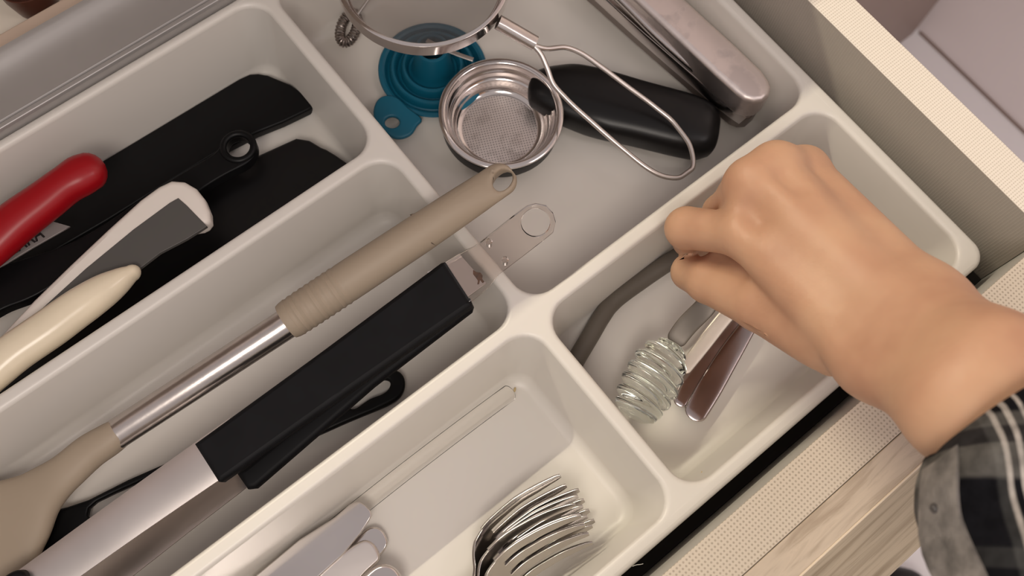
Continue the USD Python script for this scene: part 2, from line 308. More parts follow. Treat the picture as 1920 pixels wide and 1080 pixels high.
def capsule(p, a, b, ra, rb):
    d = b - a; t_ = np.clip(((p - a) @ d) / (d @ d), 0, 1); return np.linalg.norm(p - a - t_[:, None] * d, axis=1) - (ra + t_ * (rb - ra))
def smin(a, b, k): h_ = np.clip(0.5 + 0.5 * (b - a) / k, 0, 1); return b * (1 - h_) + a * h_ - k * h_ * (1 - h_)
# ------------------------------------------------------------------ the room
solo('floor', box(-1800, 870, -1800, 760, -690, -650), FLOORM, 'white tiled floor far below the open drawer', 'floor', kind='structure')
solo('wall_right', box(848, 900, -1800, 760, -650, 1560), WALLP, 'white painted wall to the right of the drawer', 'wall', kind='structure')
solo('wall_back', box(-1800, 900, 800, 860, -690, 1560), WALLP, 'white wall behind the kitchen cabinet', 'wall', kind='structure')
solo('baseboard_right', cat_(box(845, 848, -1800, 100, -650, -647)), BROWNP, 'thin dark joint strip along the foot of the right wall', 'baseboard', kind='structure')
solo('trim_1', box(300, 838, 104, 122, -650, 20, 2), BROWNP, 'brownish cabinet end panel beyond the right side of the drawer', 'cabinet panel', kind='structure')
solo('light_blocker', box(-1300, 830, 238, 790, 216, 249, 4), STONE, 'unseen slab added above the drawer to block the strip light', 'light_blocker', kind='structure')  # unseen slab, added to cut the strip light off the drawer's back

# ------------------------------------------------------------------ the drawer
dr = thing('drawer_unit', 'open kitchen drawer with linen-print boards and an oak-look front, holding the white tray', 'drawer', at=(-80, 40, -75))
XL = -384
obj('base_panel', box(XL, 239, -169, 258, -75, -62), DARKMAT, dr, label='dark drawer base')
obj('side_panel', box(218.5, 239, -147.4, 262, -62, 29.6, 0.8), LINEN_IN, dr)
obj('side_edge_band', box(218.3, 239.2, -147.4, 262, 29.4, 30.2, 0.3), LINEN_R, dr, label='cream ribbed linen-print top edge of the drawer side')
obj('front_inner_panel', box(XL, 262, -169, -147.6, -62, 29.6, 0.8), LINER, dr, label='grey inner board of the drawer front')
obj('front_edge_band', box(XL, 262, -169.1, -147.4, 29.4, 30.3, 0.4), LINEN_F, dr, label='beige dotted linen-print top edge of the drawer front')
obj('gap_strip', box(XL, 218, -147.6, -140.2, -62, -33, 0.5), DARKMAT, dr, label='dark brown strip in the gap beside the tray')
fp = np.array([(-169.4, 29.8), (-184.4, 30.0), (-186.0, 29.2), (-214.5, 5.5), (-216, 3.5), (-216, -140), (-169.4, -140)])
rings = [np.c_[np.full(len(fp), x), fp] for x in (XL, 262)]
obj('front_panel', loft(rings), WOOD_BEV, dr, smooth=20, label='bevelled oak-look drawer front')
obj('front_panel_edge', box(XL, 262, -184.6, -169.5, 29.3, 30.25, 0.4), WOOD_TOP, dr, label='top edge of the drawer front with slanting grain')
prof = [(224, -55), (224, 8.6), (225.2, 10), (232, 9.6), (243, 9.4), (250, 11.5), (255, 14.5), (258.5, 15), (260, 13), (260, -55)]
obj('edge_highlight', box(XL, 262, -185.6, -184.5, 28.9, 30.35, 0.4), plain('oak_highlight', (0.74, 0.62, 0.47), 0.4), dr, label='painted highlight on the rounded arris of the drawer front')  # pale strip paints the highlight along the rounded edge
obj('side_panel', box(XL, XL + 18, -147.4, 258, -62, 29.6, 0.8), LINEN_IN, dr)
obj('back_rail', loft([np.c_[np.full(len(prof), x), np.array(prof)] for x in (XL + 18.5, 218)]), GREYMETAL, dr, smooth=50, label='grey metal back rail')
obj('rail_lip', box(XL, 218, 221.2, 224.2, 6.6, 9.6, 0.7), GREYMETAL, dr)
solo('shelf_board', box(-600, 120, 268, 289, -90, -12, 1.5), BEIGE, 'beige board edge behind the grey metal drawer rail', 'board')
solo('counter_top', box(-900, 120, 292, 640, -60, -32, 1.5), CREAM, 'cream surface in the top left corner beyond the beige board', 'counter')
c0 = W(42, -38, -10); rr = px2mm(52, c0)
dish = lathe([(0.1, -22), (rr * .72, -22), (rr * .8, -20), (rr * .96, -8), (rr, 0), (rr * .95, 0), (rr * .85, -10), (0.1, -16)], c0, 48)
solo('brown_dish', dish, DISH, 'brown round dish on the cream surface, cut by the top left corner', 'dish')

# ------------------------------------------------------------------ the white tray
def pocket(x0, x1, y0, y1, r=14):
    prof = [(-2.6, 0.0), (-1.6, -0.22), (-0.75, -0.8), (-0.2, -1.7), (0.0, -2.8)] + [(5.0 * q, -2.8 - 44.4 * q) for q in (0.2, 0.4, 0.6, 0.8, 1.0)]
    prof += [(5.0 + 7 * (1 - math.cos(a)), -47.2 - 7.8 * math.sin(a)) for a in np.radians([15, 32, 50, 70, 90])]
    return [np.c_[rrect(x0 + d, x1 - d, y0 + d, y1 - d, max(r - 0.45 * d, 3)), np.full(36, z)] for d, z in prof]
pockets = [pocket(-350, -5.4, 106.6, 217.5), pocket(-350, -5.4, -12.0, 98.4), pocket(-350, -5.4, -130.6, -20.6), pocket(2.6, 200.4, -12.0, 217.5), pocket(2.6, 200.4, -130.6, -20.6)]
OX = (-358.5, 208.6, -138.8, 223.6)
oprof = [(2.6, 0.0), (1.4, -0.25), (0.5, -0.9), (0.0, -2.2), (0.3, -9), (3.5, -40), (6, -59)]
outer = [np.c_[rrect(OX[0] + d, OX[1] - d, OX[2] + d, OX[3] - d, 10 - 0.3 * d), np.full(36, z)] for d, z in oprof]
V, F, n0 = [], [], 0
def add_rings(rs, flip):
    global n0
    k = len(rs[0]); i = np.arange(k); j = (i + 1) % k; b = n0
    for a, r_ in enumerate(rs):
        V.append(r_)
        if a:
            q = np.vstack([np.c_[b + (a - 1) * k + i, b + a * k + i, b + a * k + j], np.c_[b + (a - 1) * k + i, b + a * k + j, b + (a - 1) * k + j]])
            F.append(q[:, ::-1] if flip else q)
    V.append(rs[-1].mean(0)[None]); c = b + len(rs) * k; last = b + (len(rs) - 1) * k
    q = np.c_[np.full(k, c), last + i, last + j]; F.append(q if flip else q[:, ::-1])
    n0 = c + 1; return b + i
top_idx = [add_rings(outer, False)] + [add_rings(p, True) for p in pockets]
loops = [outer[0][:, :2]] + [p[0][::-1, :2] for p in pockets]
T = tri(loops); idx = np.concatenate([top_idx[0]] + [t[::-1] for t in top_idx[1:]])
vv = np.vstack(V); up = idx[T]; nz = np.cross(vv[up[:, 1]] - vv[up[:, 0]], vv[up[:, 2]] - vv[up[:, 0]])[:, 2]; up[nz < 0] = up[nz < 0][:, ::-1]
tray = trimesh.Trimesh(vv, np.vstack(F + [up]), process=False)
solo('cutlery_tray', tray, PLASTIC, 'white plastic cutlery tray with five rounded compartments fitted in the drawer', 'cutlery tray', smooth=60)

# ------------------------------------------------------------------ knife compartment (top left)
g1 = [(468, 138), (484, 137), (502, 140), (545, 158), (572, 177), (586, 194), (587, 200), (580, 205), (530, 229), (482, 248), (400, 290), (300, 352), (200, 414), (100, 472), (-60, 562), (-60, 462), (60, 386), (190, 302), (330, 218), (448, 147)]
def dense(pts, step=6.0):
    """polygon with its corners kept and its sides subdivided"""
    p = np.asarray(pts, float); out = []
    for a, b in zip(p, np.roll(p, -1, 0)):
        k = max(1, int(np.linalg.norm(b - a) // step)); out += [a + (b - a) * i / k for i in range(k)]
    return np.array(out)
t = thing('knife_guard', 'wide black knife guard with a curved pointed end, nearest the metal rail', 'knife guard', 'black knife guards', W(380, 260, -55))
obj('sheath', slab_px(dense(g1, 12), -46.5, 7, 1.5), BLACK, t)
lab = [(131.5, 424.5), (60, 465), (0, 501), (-50, 530), (-80, 480), (20, 440), (95, 414)]
t = thing('lettered_knife', 'silver blade corner with black printed letters showing under the red handle', 'knife blade', None, W(60, 460, -34))
obj('blade', slab_px(dense(lab, 20), -27.5, 1.2, 0.2), SILVERLABEL, t)
bx = unit(W(88.6, 441, -27.4) - W(30.5, 474, -27.4)); by = np.cross([0, 0, 1], bx); o = W(24, 477.5, -27.4)
tm = meshkit.text_mesh('IARA', 8.2, 0.12, bold=True); s = 17.8 / np.ptp(tm.vertices[:, 0]); tm.vertices[:, 0] *= s
dot = trimesh.creation.cylinder(1.0, 0.12, sections=20); dot.apply_translation([19.6, 6.0, 0.06])
tm = cat_(tm, dot); v = tm.vertices; tm.vertices = o + np.outer(v[:, 0], bx) + np.outer(v[:, 1], by) + np.outer(v[:, 2], [0, 0, 1])
obj('lettering', tm, PRINT, t, smooth=False, label='black printed lettering')

g2 = [(555, 258), (580, 262), (602, 275), (612, 279), (630, 290), (650, 304), (662, 318), (640, 345), (560, 400), (430, 478), (300, 552), (150, 646), (0, 742), (-80, 795), (-60, 690), (130, 560), (250, 462), (330, 392), (420, 325), (482, 291)]
t = thing('knife_guard', 'black knife guard lying along the divider, below the hanging-hole handle', 'knife guard', 'black knife guards', W(450, 400, -55))
obj('sheath', slab_px(dense(g2, 12), -44, 9, 1.8), BLACK_GLOSS, t)

ring = circle_px(447, 275, 34, 33, 40)
hand_out = [(-60, 560), (100, 467), (250, 382), (380, 300), (410, 276), (416, 262), (430, 247), (450, 242), (470, 250), (481, 268), (480, 284), (468, 302), (440, 318), (300, 410), (150, 502), (40, 566), (0, 582), (-60, 612)]
t = thing('black_handle_knife', 'black knife handle with a round hanging hole, lying between the two black guards', 'knife', None, W(300, 360, -55))
hsm = slab_px(hand_out, -28, 8, 1.2, holes=[circle_px(447, 276, 23, 22, 30)], n=150)
obj('handle', hsm, BLACK, t)
th = np.linspace(0, 2 * np.pi, 60, endpoint=False); c = W(447, 276, -28.6); rr = px2mm(28, c)
obj('hole_rim', wire(np.c_[c[0] + rr * np.cos(th), c[1] + rr * np.sin(th), np.full(60, c[2])], 2.0, closed=True), BLACK, t)

t = thing('red_knife', 'red plastic knife handle at the left edge, over a lettered silver blade', 'knife', None, W(80, 390, -30))
obj('handle', pxsweep([(-120, 541, -15, 42, 8), (-20, 459, -14, 43, 9), (40, 409, -13, 40, 9.5), (88, 374, -12.5, 37, 9.5), (125, 346, -12, 35, 9.5), (150, 330, -12, 38, 9.5), (166, 322, -12, 36, 9)], 40, e=2.4, round_ends=(3, 9)), RED, t)

t = thing('white_handle_knife', 'long white handle with a dark grey flat inset, its round end over a black guard', 'knife', None, W(200, 480, -30))
wh = [(-60, 700), (0, 626), (60, 562), (130, 494), (200, 428), (262, 372), (295, 348), (320, 336), (345, 338), (366, 350), (382, 370), (392, 395), (393, 412), (386, 421), (376, 426), (340, 432), (300, 452), (250, 492), (160, 570), (80, 630), (20, 680), (-30, 730)]
obj('handle', slab_px(dense(wh, 6), (-7, 0.02, 0.0), 11, 3.4), WHITEH, t)
gi = [(-20, 684), (20, 638), (80, 577), (160, 504), (250, 430), (318, 380), (334, 371), (350, 385), (388, 424), (350, 448), (300, 474), (240, 520), (160, 590), (60, 668), (0, 716)]
obj('grey_inset', slab_px(dense(gi, 8), (-6.4, 0.02, 0.0), 2.5, 0.3), GREYIN, t, label='flat dark grey inset')
t = thing('ivory_knife', 'smooth ivory knife handle with a blunt tip, nearest the divider', 'knife', None, W(120, 610, -30))
obj('handle', pxsweep([(-90, 770, -8, 40, 7), (-20, 700, -7, 39, 8.5), (40, 652, -7, 38, 9), (90, 618, -7, 38, 9), (150, 575, -7, 36, 9), (195, 545, -7, 31, 8.5), (228, 524, -7, 22, 7), (246, 513, -7.5, 14.5, 5.5)], 46, e=2.2, round_ends=(3, 5)), IVORY, t)

# ------------------------------------------------------------------ spatula compartment
t = thing('silicone_spoon', 'beige silicone spoon with a ribbed grip and steel tube, resting across the divider', 'spoon', None, W(400, 700, -40))
AX = lambda q: (217 + (935 - 217) * q, 815 + (340 - 815) * q)
zax = lambda q: -22 + 40 * q
def axrows(q0, q1, hw, k): return [(*AX(q), zax(q), hw, 0) for q in np.linspace(q0, q1, k)]
p0, p1 = W(217, 815, zax(0)), W(548, 600, zax(0.455)); rad = px2mm(29, W(385, 705, -12))
obj('steel_tube', sweep(np.linspace(p0, p1, 12), rad, k=40), BRUSHED, t, label='brushed steel tube between grip and head')
q = resample(np.array([[*W(*AX(s), zax(s)), w] for s, w in ((0.445, 9.2), (0.46, 9.9), (0.56, 10.1), (0.75, 9.9), (0.80, 9.8), (0.812, 9.6))]), 90)
L = np.r_[0, np.cumsum(np.linalg.norm(np.diff(q[:, :3], axis=0), axis=1))]
rib = np.where((L > 4) & (L < 34), 0.28 * np.sin(L * 2 * np.pi / 3.4), 0)
fl = 1.0
obj('grip', sweep(q[:, :3], q[:, 3] + rib, (q[:, 3] + rib) * fl, k=44), SILICONE, t, label='beige silicone grip with fine ribs')
# flat end loop with an oval hole
def seg_out(cx, cy, a, b, ang, n=48, e=2.0):
    th = np.linspace(0, 2 * np.pi, n, endpoint=False); x = a * np.sign(np.cos(th)) * np.abs(np.cos(th)) ** (2 / e); y = b * np.sign(np.sin(th)) * np.abs(np.sin(th)) ** (2 / e); ca, sa = math.cos(ang), math.sin(ang)
    return np.c_[cx + x * ca - y * sa, cy + x * sa + y * ca]
ang = math.atan2(340 - 815, 935 - 217)
ze = zax(0.985)
A0, A1 = W(*AX(0.80), zax(0.80)), W(936, 338, ze); LC = W(942, 341, ze)
e1_ = unit(W(950, 327, ze) - W(928, 358, ze)); e2_ = unit(np.cross([0, 0, 1], e1_)); la_, lb_ = px2mm(24, LC), px2mm(16, LC)
def loop_sdf(p):
    d = A1 - A0; t_ = np.clip(((p - A0) @ d) / (d @ d), 0, 1); v_ = p - A0 - t_[:, None] * d
    fl_ = 1 - 0.38 * np.clip((t_ - 0.25) / 0.6, 0, 1) ** 2; v_[:, 2] /= fl_
    body = (np.linalg.norm(v_, axis=1) - (9.75 - 0.75 * t_)) * 0.8
    x_, y_ = (p - LC) @ e1_ / la_, (p - LC) @ e2_ / lb_
    hole = (np.sqrt(x_ * x_ + y_ * y_) - 1) * lb_
    o_ = -smin(-body, hole, 2.6)
    return np.maximum(o_, -((p - A0) @ unit(d)))
lpm = surface_nets(loop_sdf, np.minimum(A0, A1) - 13, np.maximum(A0, A1) + 13, 0.9); trimesh.smoothing.filter_taubin(lpm, iterations=6)
obj('hanging_loop', lpm, SILICONE, t, smooth=True, label='loop end of the grip with an oval hole')
obj('head', pxsweep([(224, 811, -22, 27, 8.0), (206, 823, -22.5, 30, 8.3), (167, 848, -24, 33, 8), (125, 884, -26, 36, 7.5), (80, 922, -32, 49, 7.5), (40, 962, -38, 78, 7), (-10, 1006, -43, 106, 6.5), (-52, 1046, -45, 106, 6.5), (-98, 1078, -46, 88, 6), (-124, 1096, -46, 48, 5)], 60, e=2.3, round_ends=(0, 8)), SILICONE, t, label='smooth beige silicone head')

# tongs: two channelled arms, each with a black sleeve; a clear locking tab with a hole at the hinge
tg = thing('kitchen_tongs', 'steel kitchen tongs with black sleeves and a clear tab with a round hole', 'tongs', None, W(500, 800, -50))
pa, pb = W(857, 532, 11), W(386, 868, -9); du = unit(pa - pb); gx = (pa[2] - pb[2]) / (pa[0] - pb[0])
PL = lambda dz: (pa[2] - gx * pa[0] + dz, gx, 0.0)
top_sl = [(362, 832), (600, 659), (826, 491), (834, 489), (884, 566), (884, 573), (640, 743), (414, 903), (407, 903)]
obj('sleeve', slab_px(dense(top_sl, 14), PL(1.5), 9.0, 2.6), RUBBER, tg, label='black rubber sleeve of the upper arm')
top_st = [(410, 800), (470, 862), (404, 906), (280, 999), (169, 1080), (40, 1175), (-60, 1130), (46, 1066), (169, 971), (362, 835)]
ARC = np.array([(x, 0.55 + 0.45 * (1 - x * x)) for x in np.linspace(1, -1, 21)] + [(x, 0.15 + 0.45 * (1 - x * x)) for x in np.linspace(-1, 1, 21)])
tn = unit([-gx, 0, 1])
def arm(rows, dz, crown, lean=0.0):
    q = np.array([[*W(r[0], r[1], plane=PL(dz)), px2mm(r[2], W(r[0], r[1], plane=PL(dz)))] for r in rows]); q = resample(q, 30)
    return sweep(q[:, :3], q[:, 3], crown, up=unit(tn + lean * np.array([du[1], -du[0], 0.0])), shape=ARC)
obj('arm', arm([(455, 820, 44), (384, 869, 43), (230, 977, 41), (120, 1056, 40), (20, 1128, 39)], -3.2, 2.4), STEEL, tg, label='bare steel strip of the upper arm')
low_sl = [(442, 888), (640, 728), (880, 556), (887, 572), (884, 582), (700, 723), (478, 915), (462, 917)]
obj('sleeve', slab_px(dense(low_sl, 14), PL(-15.0), 8.0, 2.6), RUBBER, tg, label='black rubber sleeve of the lower arm')
low_st = [(500, 860), (462, 914), (370, 993), (265, 1082), (160, 1175), (60, 1150), (169, 1065), (300, 970), (420, 878)]
obj('arm', arm([(520, 828, 40), (448, 884, 40), (330, 975, 40), (232, 1052, 40), (120, 1140, 40)], -20.5, 1.2, -0.35), STEEL, tg, label='bare steel strip of the lower arm')
tp = [(-60, 1150), (0, 1085), (22, 1071), (38, 1070), (46, 1080), (30, 1110), (-20, 1160)]
obj('tip', slab_px(tp, PL(4), 8, 2.0, n=50), BLACK, tg, label='black nylon tip')
tongue = [(826, 500), (861, 474), (880, 520), (912, 536), (880, 558), (862, 540)]
tongue = [(800, 510), (829, 496), (862, 476), (886, 503), (912, 531), (878, 556), (850, 560)]
obj('steel_tongue', slab_px(dense(tongue, 8), PL(-2.6), 1.2, 0.2), STEEL, tg, label='short steel tongue at the hinge')
rust = [(887, 506), (893, 510), (901, 511), (905, 517), (904, 523), (908, 528), (905, 531), (900, 525), (898, 533), (895, 533), (896, 526), (891, 519), (887, 514)]
obj('rust_stain', slab_px(rust, PL(-2.4), 0.25, 0.05), RUST, tg, label='brown rust stain')
tab = [(828, 495.6), (846, 484), (860, 475.6), (873, 468), (884, 463), (900, 453), (930, 429), (960, 405), (987, 385), (1004, 380), (1024, 384), (1037, 398), (1042, 415), (1037, 434), (1020, 448), (985, 475), (935, 513), (918, 535), (907, 545), (880, 567), (866, 560)]
obj('clear_tab', slab_px(dense(tab, 9), PL(1.0), 2.6, 0.6, holes=[circle_px(1004, 415, 27, 26.5, 40)]), CLEAR, tg, label='clear plastic tab with a round hole')
for cx, cy in ((917, 453), (947, 487)):
    c = W(cx, cy, plane=PL(2.0)); pin = lathe([(0.05, 0.6), (1.1, 0.6), (1.7, 0.1), (1.8, -3.5), (0.05, -3.6)], c, 24)
    obj('pin', pin, CLEAR, tg, label='small clear pin')

# black nylon slotted turner under the tongs
t = thing('slotted_turner', 'black nylon slotted turner with a loop handle, lying under the tongs', 'turner', None, W(400, 900, -55))
tz = (-48, 0.0, 0.0)
hl = [(745, 694), (757, 706), (759, 722), (752, 741), (738, 753), (700, 771), (640, 796), (590, 818), (520, 850), (470, 880), (440, 878), (500, 818), (600, 756), (680, 712), (722, 695)]
hole = [(722, 711), (731, 715), (729, 727), (716, 738), (690, 749), (655, 764), (650, 757), (690, 732)]
obj('handle', slab_px(hl, tz, 5, 1.8, holes=[hole], n=140), BLACK, t, label='loop handle')
hd = [(480, 815), (420, 832), (345, 853), (240, 899), (165, 937), (126, 950), (106, 955), (86, 972), (76, 992), (70, 1036), (70, 1075), (120, 1090), (200, 1040), (300, 975), (420, 900), (500, 850)]
slot = [(400, 850), (300, 886), (215, 924), (180, 941), (166, 953), (163, 967), (172, 980), (240, 944), (330, 900), (410, 868)]
obj('head', slab_px(dense(hd, 10), tz, 4.5, 1.2, holes=[slot]), BLACK, t, label='slotted blade')

# ------------------------------------------------------------------ fork compartment
def strip(C, N, lat0, lat1, th):
    """bar along the centre line C between the lateral offsets lat0..lat1 along the width direction N"""
    C = np.asarray(C); n = len(C); T = np.gradient(C, axis=0); T /= np.linalg.norm(T, axis=1)[:, None]; rings = []
    l0, l1, th = (np.broadcast_to(q, n) for q in (lat0, lat1, th))
    for c, t_, a, b, h in zip(C, T, l0, l1, th):
        w = unit(N - t_ * (N @ t_)); m_ = np.cross(t_, w); m_ = m_ if m_[2] > 0 else -m_; d = min(0.35, 0.3 * abs(b - a), h * 0.4)
        rings.append([c + w * x + m_ * y for x, y in ((a + d, -h / 2), (b - d, -h / 2), (b, -h / 2 + d), (b, h / 2 - d), (b - d, h / 2), (a + d, h / 2), (a, h / 2 - d), (a, -h / 2 + d))])
    return loft(rings)
def fork(tip1, tip4, z1, z4, back, label):
    t1, t4 = W(*tip1, z1), W(*tip4, z4); N = unit(t4 - t1); wd = np.linalg.norm(t4 - t1) / 2
    mid = (t1 + t4) / 2; mp = (np.array(tip1) + tip4) / 2; zm = (z1 + z4) / 2
    rows = [(mp[0] + dx, mp[1] + dy, zm + dz) for dx, dy, dz in back]
    C = resample(np.array([W(*r) for r in rows]), 120); L = np.r_[0, np.cumsum(np.linalg.norm(np.diff(C, axis=0), axis=1))]
    # L = 0 at the tips
    th = thing('fork', label, 'fork', 'stacked steel forks', C[-1])
    root, neck = 46.0, 66.0
    half = lambda s: np.interp(s, [0, 10, root, root + 6, neck, neck + 8, 130, 180, 200], [wd + 1.2, wd + 1.7, wd + 2.1, wd + 1.6, 4.6, 3.4, 4.2, 7.5, 8.5])
    i0 = np.searchsorted(L, root - 3)
    sm = slice(i0, len(C))
    obj('handle', strip(C[sm], N, -half(L[sm]), half(L[sm]), np.interp(L[sm], [40, neck, neck + 10], [1.7, 2.4, 2.8])), FORKSTEEL, th, smooth=45)
    si = slice(0, i0 + 3)
    for k in range(4):
        cl = -wd + 2 * wd * k / 3; hw = np.interp(L[si], [0, 2, 14, root], [0.9, 1.35, 2.0, 2.35]); hw = hw * wd / 9.0
        spread = np.interp(L[si], [0, root], [1.0, 1.02])
        obj('tine', strip(C[si], N, cl * spread - hw, cl * spread + hw, np.interp(L[si], [0, 10], [1.3, 1.7])), FORKSTEEL, th, smooth=45)
    return th
BK = [(0, 0, 0), (-40, 14, -3), (-84, 36, -5.5), (-124, 62, -6.5), (-156, 94, -5), (-180, 134, -3), (-212, 172, 1), (-300, 240, 3), (-420, 330, 5), (-540, 425, 6)]
BKA = [(0, 0, 0), (-40, 22, -3), (-84, 50, -5.5), (-122, 84, -6.5), (-148, 118, -5), (-164, 160, -3), (-190, 198, 1), (-270, 268, 3), (-386, 358, 5), (-505, 452, 6)]
BKM = [(a[0] * .7 + b[0] * .3, a[1] * .7 + b[1] * .3, a[2]) for a, b in zip(BK, BKA)]
BKL = [(a[0] * .5 + b[0] * .5, a[1] * .5 + b[1] * .5, a[2]) for a, b in zip(BK, BKA)]
fork((1047, 894), (1088, 945), -32, -43, BKA, 'bottom fork of the stack, its outer tine standing apart at the upper left')
fork((1080, 922), (1121, 973), -29, -40, BKL, 'second fork from the bottom of the stack')
fork((1077, 934), (1118, 983), -26, -37, BKM, 'middle fork of the stack')
fork((1070, 950), (1112, 996), -23.5, -34.5, BK, 'second fork from the top of the stack')
fork((1083, 970), (1118, 1015), -20, -31, BK, 'top fork of the stack, its slots open to view')

k1 = [(667, 940), (676, 940.5), (684, 945), (695, 957), (697, 966), (693, 974), (676, 1000), (640, 1043), (597, 1082), (500, 1175), (380, 1175), (480, 1078), (560, 1012), (628, 969), (655, 945)]
solo('table_knife', slab_px(dense(k1, 8), (-45.5, 0.0, -0.06), 2.4, 0.9), POLISHED, 'broad silver table knife with an angled tip, nearest the compartment wall', 'knife', 'loose cutlery beside the forks')
k2 = [(640, 1030), (676, 1000), (690, 990), (702, 987), (714, 992), (724, 1006), (727, 1018), (722, 1030), (690, 1062), (600, 1150), (560, 1110)]
solo('butter_knife', slab_px(k2, -49.5, 3, 1.2, n=70), POLISHED, 'rounded silver knife end lying lowest, between two others', 'knife', 'loose cutlery beside the forks')
k3 = [(600, 1066), (640, 1036), (668, 1018), (685, 1012), (699, 1018), (709, 1034), (712, 1046), (702, 1060), (680, 1082), (610, 1150), (560, 1112)]
solo('butter_knife', slab_px(k3, -44.5, 3.6, 1.5, n=70), STEEL, 'darker rounded silver knife end in front of the lowest one', 'knife', 'loose cutlery beside the forks')
k4 = [(660, 1100), (684, 1076), (702, 1062), (720, 1057), (737, 1062), (749, 1074), (756, 1090), (750, 1120), (700, 1180), (640, 1150)]
solo('spoon_handle', slab_px(k4, -38, 5, 2.3, n=70), POLISHED, 'shiny spoon end cut by the bottom edge of the picture', 'spoon', 'loose cutlery beside the forks')
sp = pxpath([(955, 737, -48.5), (760, 884, -48.5), (570, 1036, -48.5), (400, 1176, -48.5)], 30)
solo('clear_straw', sweep(sp, 4.6, k=28, round_ends=(2.5, 0)), FILM, 'clear plastic straw along the foot of the wall above the table knife', 'straw')
def crumb(px, py, z, r, ang, label):
    a = trimesh.creation.icosphere(2, 1.0); a.vertices *= np.array([1.7, 0.7, 0.6]) * r * (1 + 0.25 * meshkit.noise(a.vertices * 2)[:, None])
    a.apply_transform(trimesh.transformations.rotation_matrix(ang, [0, 0, 1])); a.vertices += W(px, py, z); solo('crumb', a, CRUMBM, label, 'crumb')
crumb(965, 731, -53.6, 0.8, 0.6, 'tan crumb on the tray floor past the end of the clear straw')
crumb(1316, 887, -24, 0.5, 0.9, 'tiny yellowish crumb on the tray wall by the drawer front')

solo('lint_thread', wire(pxpath([(1186, 1062, 0.4), (1194, 1059, 1.5), (1200, 1058.5, 2.0), (1206, 1057, 2.2)], 14), 0.16, 6), LINER, 'tiny pale thread on the tray rim by the dark gap', 'thread')

# ------------------------------------------------------------------ compartment under the hand
st = pxpath([(1290, 470, -44), (1256, 490, -46), (1200, 528, -48), (1160, 557, -49), (1143, 573, -49.5), (1128, 594, -49.5), (1108, 628, -49.5), (1084, 668, -49.5), (1062, 706, -49.5)], 60)
stt = thing('bent_straw', 'dark grey bent silicone straw behind the fingers', 'straw', None, st[30])
obj('tube', sweep(st, 5.0, k=24), STRAW, stt)
# glass honey dipper: a spiral head and its rod
da, db = W(1262, 640, -33), W(1184, 784, -38); ax = unit(db - da); Ld = np.linalg.norm(db - da)
gd = thing('glass_dipper', 'clear glass honey dipper with a spiral ribbed head', 'honey dipper', None, (da + db) / 2 - [0, 0, 14])
nu, nv = 260, 90; u = np.linspace(0, 1, nu); th = np.linspace(0, 2 * np.pi, nv, endpoint=False)
env = np.interp(u, [0, 0.05, 0.14, 0.3, 0.55, 0.8, 0.93, 0.985, 1.0], [4.0, 8.0, 12.0, 14.8, 15.8, 14.2, 11.4, 7.0, 0.2])
x = unit(np.cross(ax, [0, 0, 1])); y = np.cross(ax, x); rings = []
for i in range(nu):
    amp = np.interp(u[i], [0, 0.08, 0.82, 0.9], [0, 1, 1, 0.0])
    w = np.abs(np.cos(6.5 * np.pi * u[i] + th / 2)); rr = env[i] * (1 - 0.30 * amp * (1 - w ** 0.5))
    rings.append(da + ax * Ld * u[i] + rr[:, None] * (np.outer(np.cos(th), x) + np.outer(np.sin(th), y)))
obj('spiral_head', loft(rings), GLASS, gd, smooth=True)
obj('rod', sweep(np.array([W(1258, 648, -33), W(1300, 600, -30), W(1368, 512, -24)]), 3.3, k=20), GLASS, gd)
def steel_bar(rows, label, m, th=2.0, name='teaspoon'):
    q = np.array([[*W(r[0], r[1], r[2]), px2mm(r[3], W(r[0], r[1], r[2]))] for r in rows]); q = resample(q, 40)
    return solo(name, sweep(q[:, :3], q[:, 3], th / 2, k=28, e=3.0, round_ends=(px2mm(rows[0][3], q[0, :3]) * .8, 2)), m, label, 'spoon', 'steel teaspoons under the hand')
steel_bar([(1305, 772, -50, 22), (1331, 728, -49.5, 23), (1364, 672, -49, 21), (1410, 600, -48, 15), (1470, 505, -46, 9), (1520, 425, -45, 8)], 'teaspoon handle with a rounded end, furthest right under the hand', SPOONSTEEL)
steel_bar([(1276, 752, -51, 14), (1310, 697, -51, 20), (1346, 650, -51, 20), (1380, 610, -50, 17), (1450, 520, -48, 9), (1500, 455, -46, 8)], 'teaspoon handle running under the ribs of the glass dipper', SPOONSTEEL)
steel_bar([(1285, 690, -44, 12), (1325, 638, -43, 14), (1360, 594, -41, 14), (1420, 530, -38, 8), (1450, 495, -36, 8)], 'narrow bright spoon handle between the dipper and the other teaspoons', SATIN)
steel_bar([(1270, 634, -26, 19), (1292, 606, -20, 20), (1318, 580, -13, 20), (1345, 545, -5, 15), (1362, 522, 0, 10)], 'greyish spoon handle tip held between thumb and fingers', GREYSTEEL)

# ------------------------------------------------------------------ upper right compartment
FZ = -55
c = W(808, 141, FZ) + [1.6, 0, 0.5]
fu = thing('collapsible_funnel', 'teal collapsible silicone funnel with ringed folds, upside down beneath the sieve', 'funnel', None, c)
pf = [(29, 0), (31.2, 2), (32.6, 4.6), (32.0, 5.4), (30.2, 5.6), (28.8, 4.8), (27.8, 2.4), (26.9, 1.6), (26, 2.4), (25.4, 6.6), (24.4, 7.8), (23.2, 7.8), (22, 6.6), (21.2, 3.2), (20.2, 2.4), (19.3, 3.2), (18.6, 8.4), (17.6, 9.6), (16.4, 9.6), (15.2, 8.2), (14.4, 5), (13.4, 4.4), (12.4, 5.4), (11.6, 9), (10.8, 16), (9.8, 27), (9.2, 28), (8, 28), (7.4, 27), (7.6, 16), (8, 4)]
obj('cone', lathe(pf, c, 96), TEAL, fu, label='ringed cone with its spout')
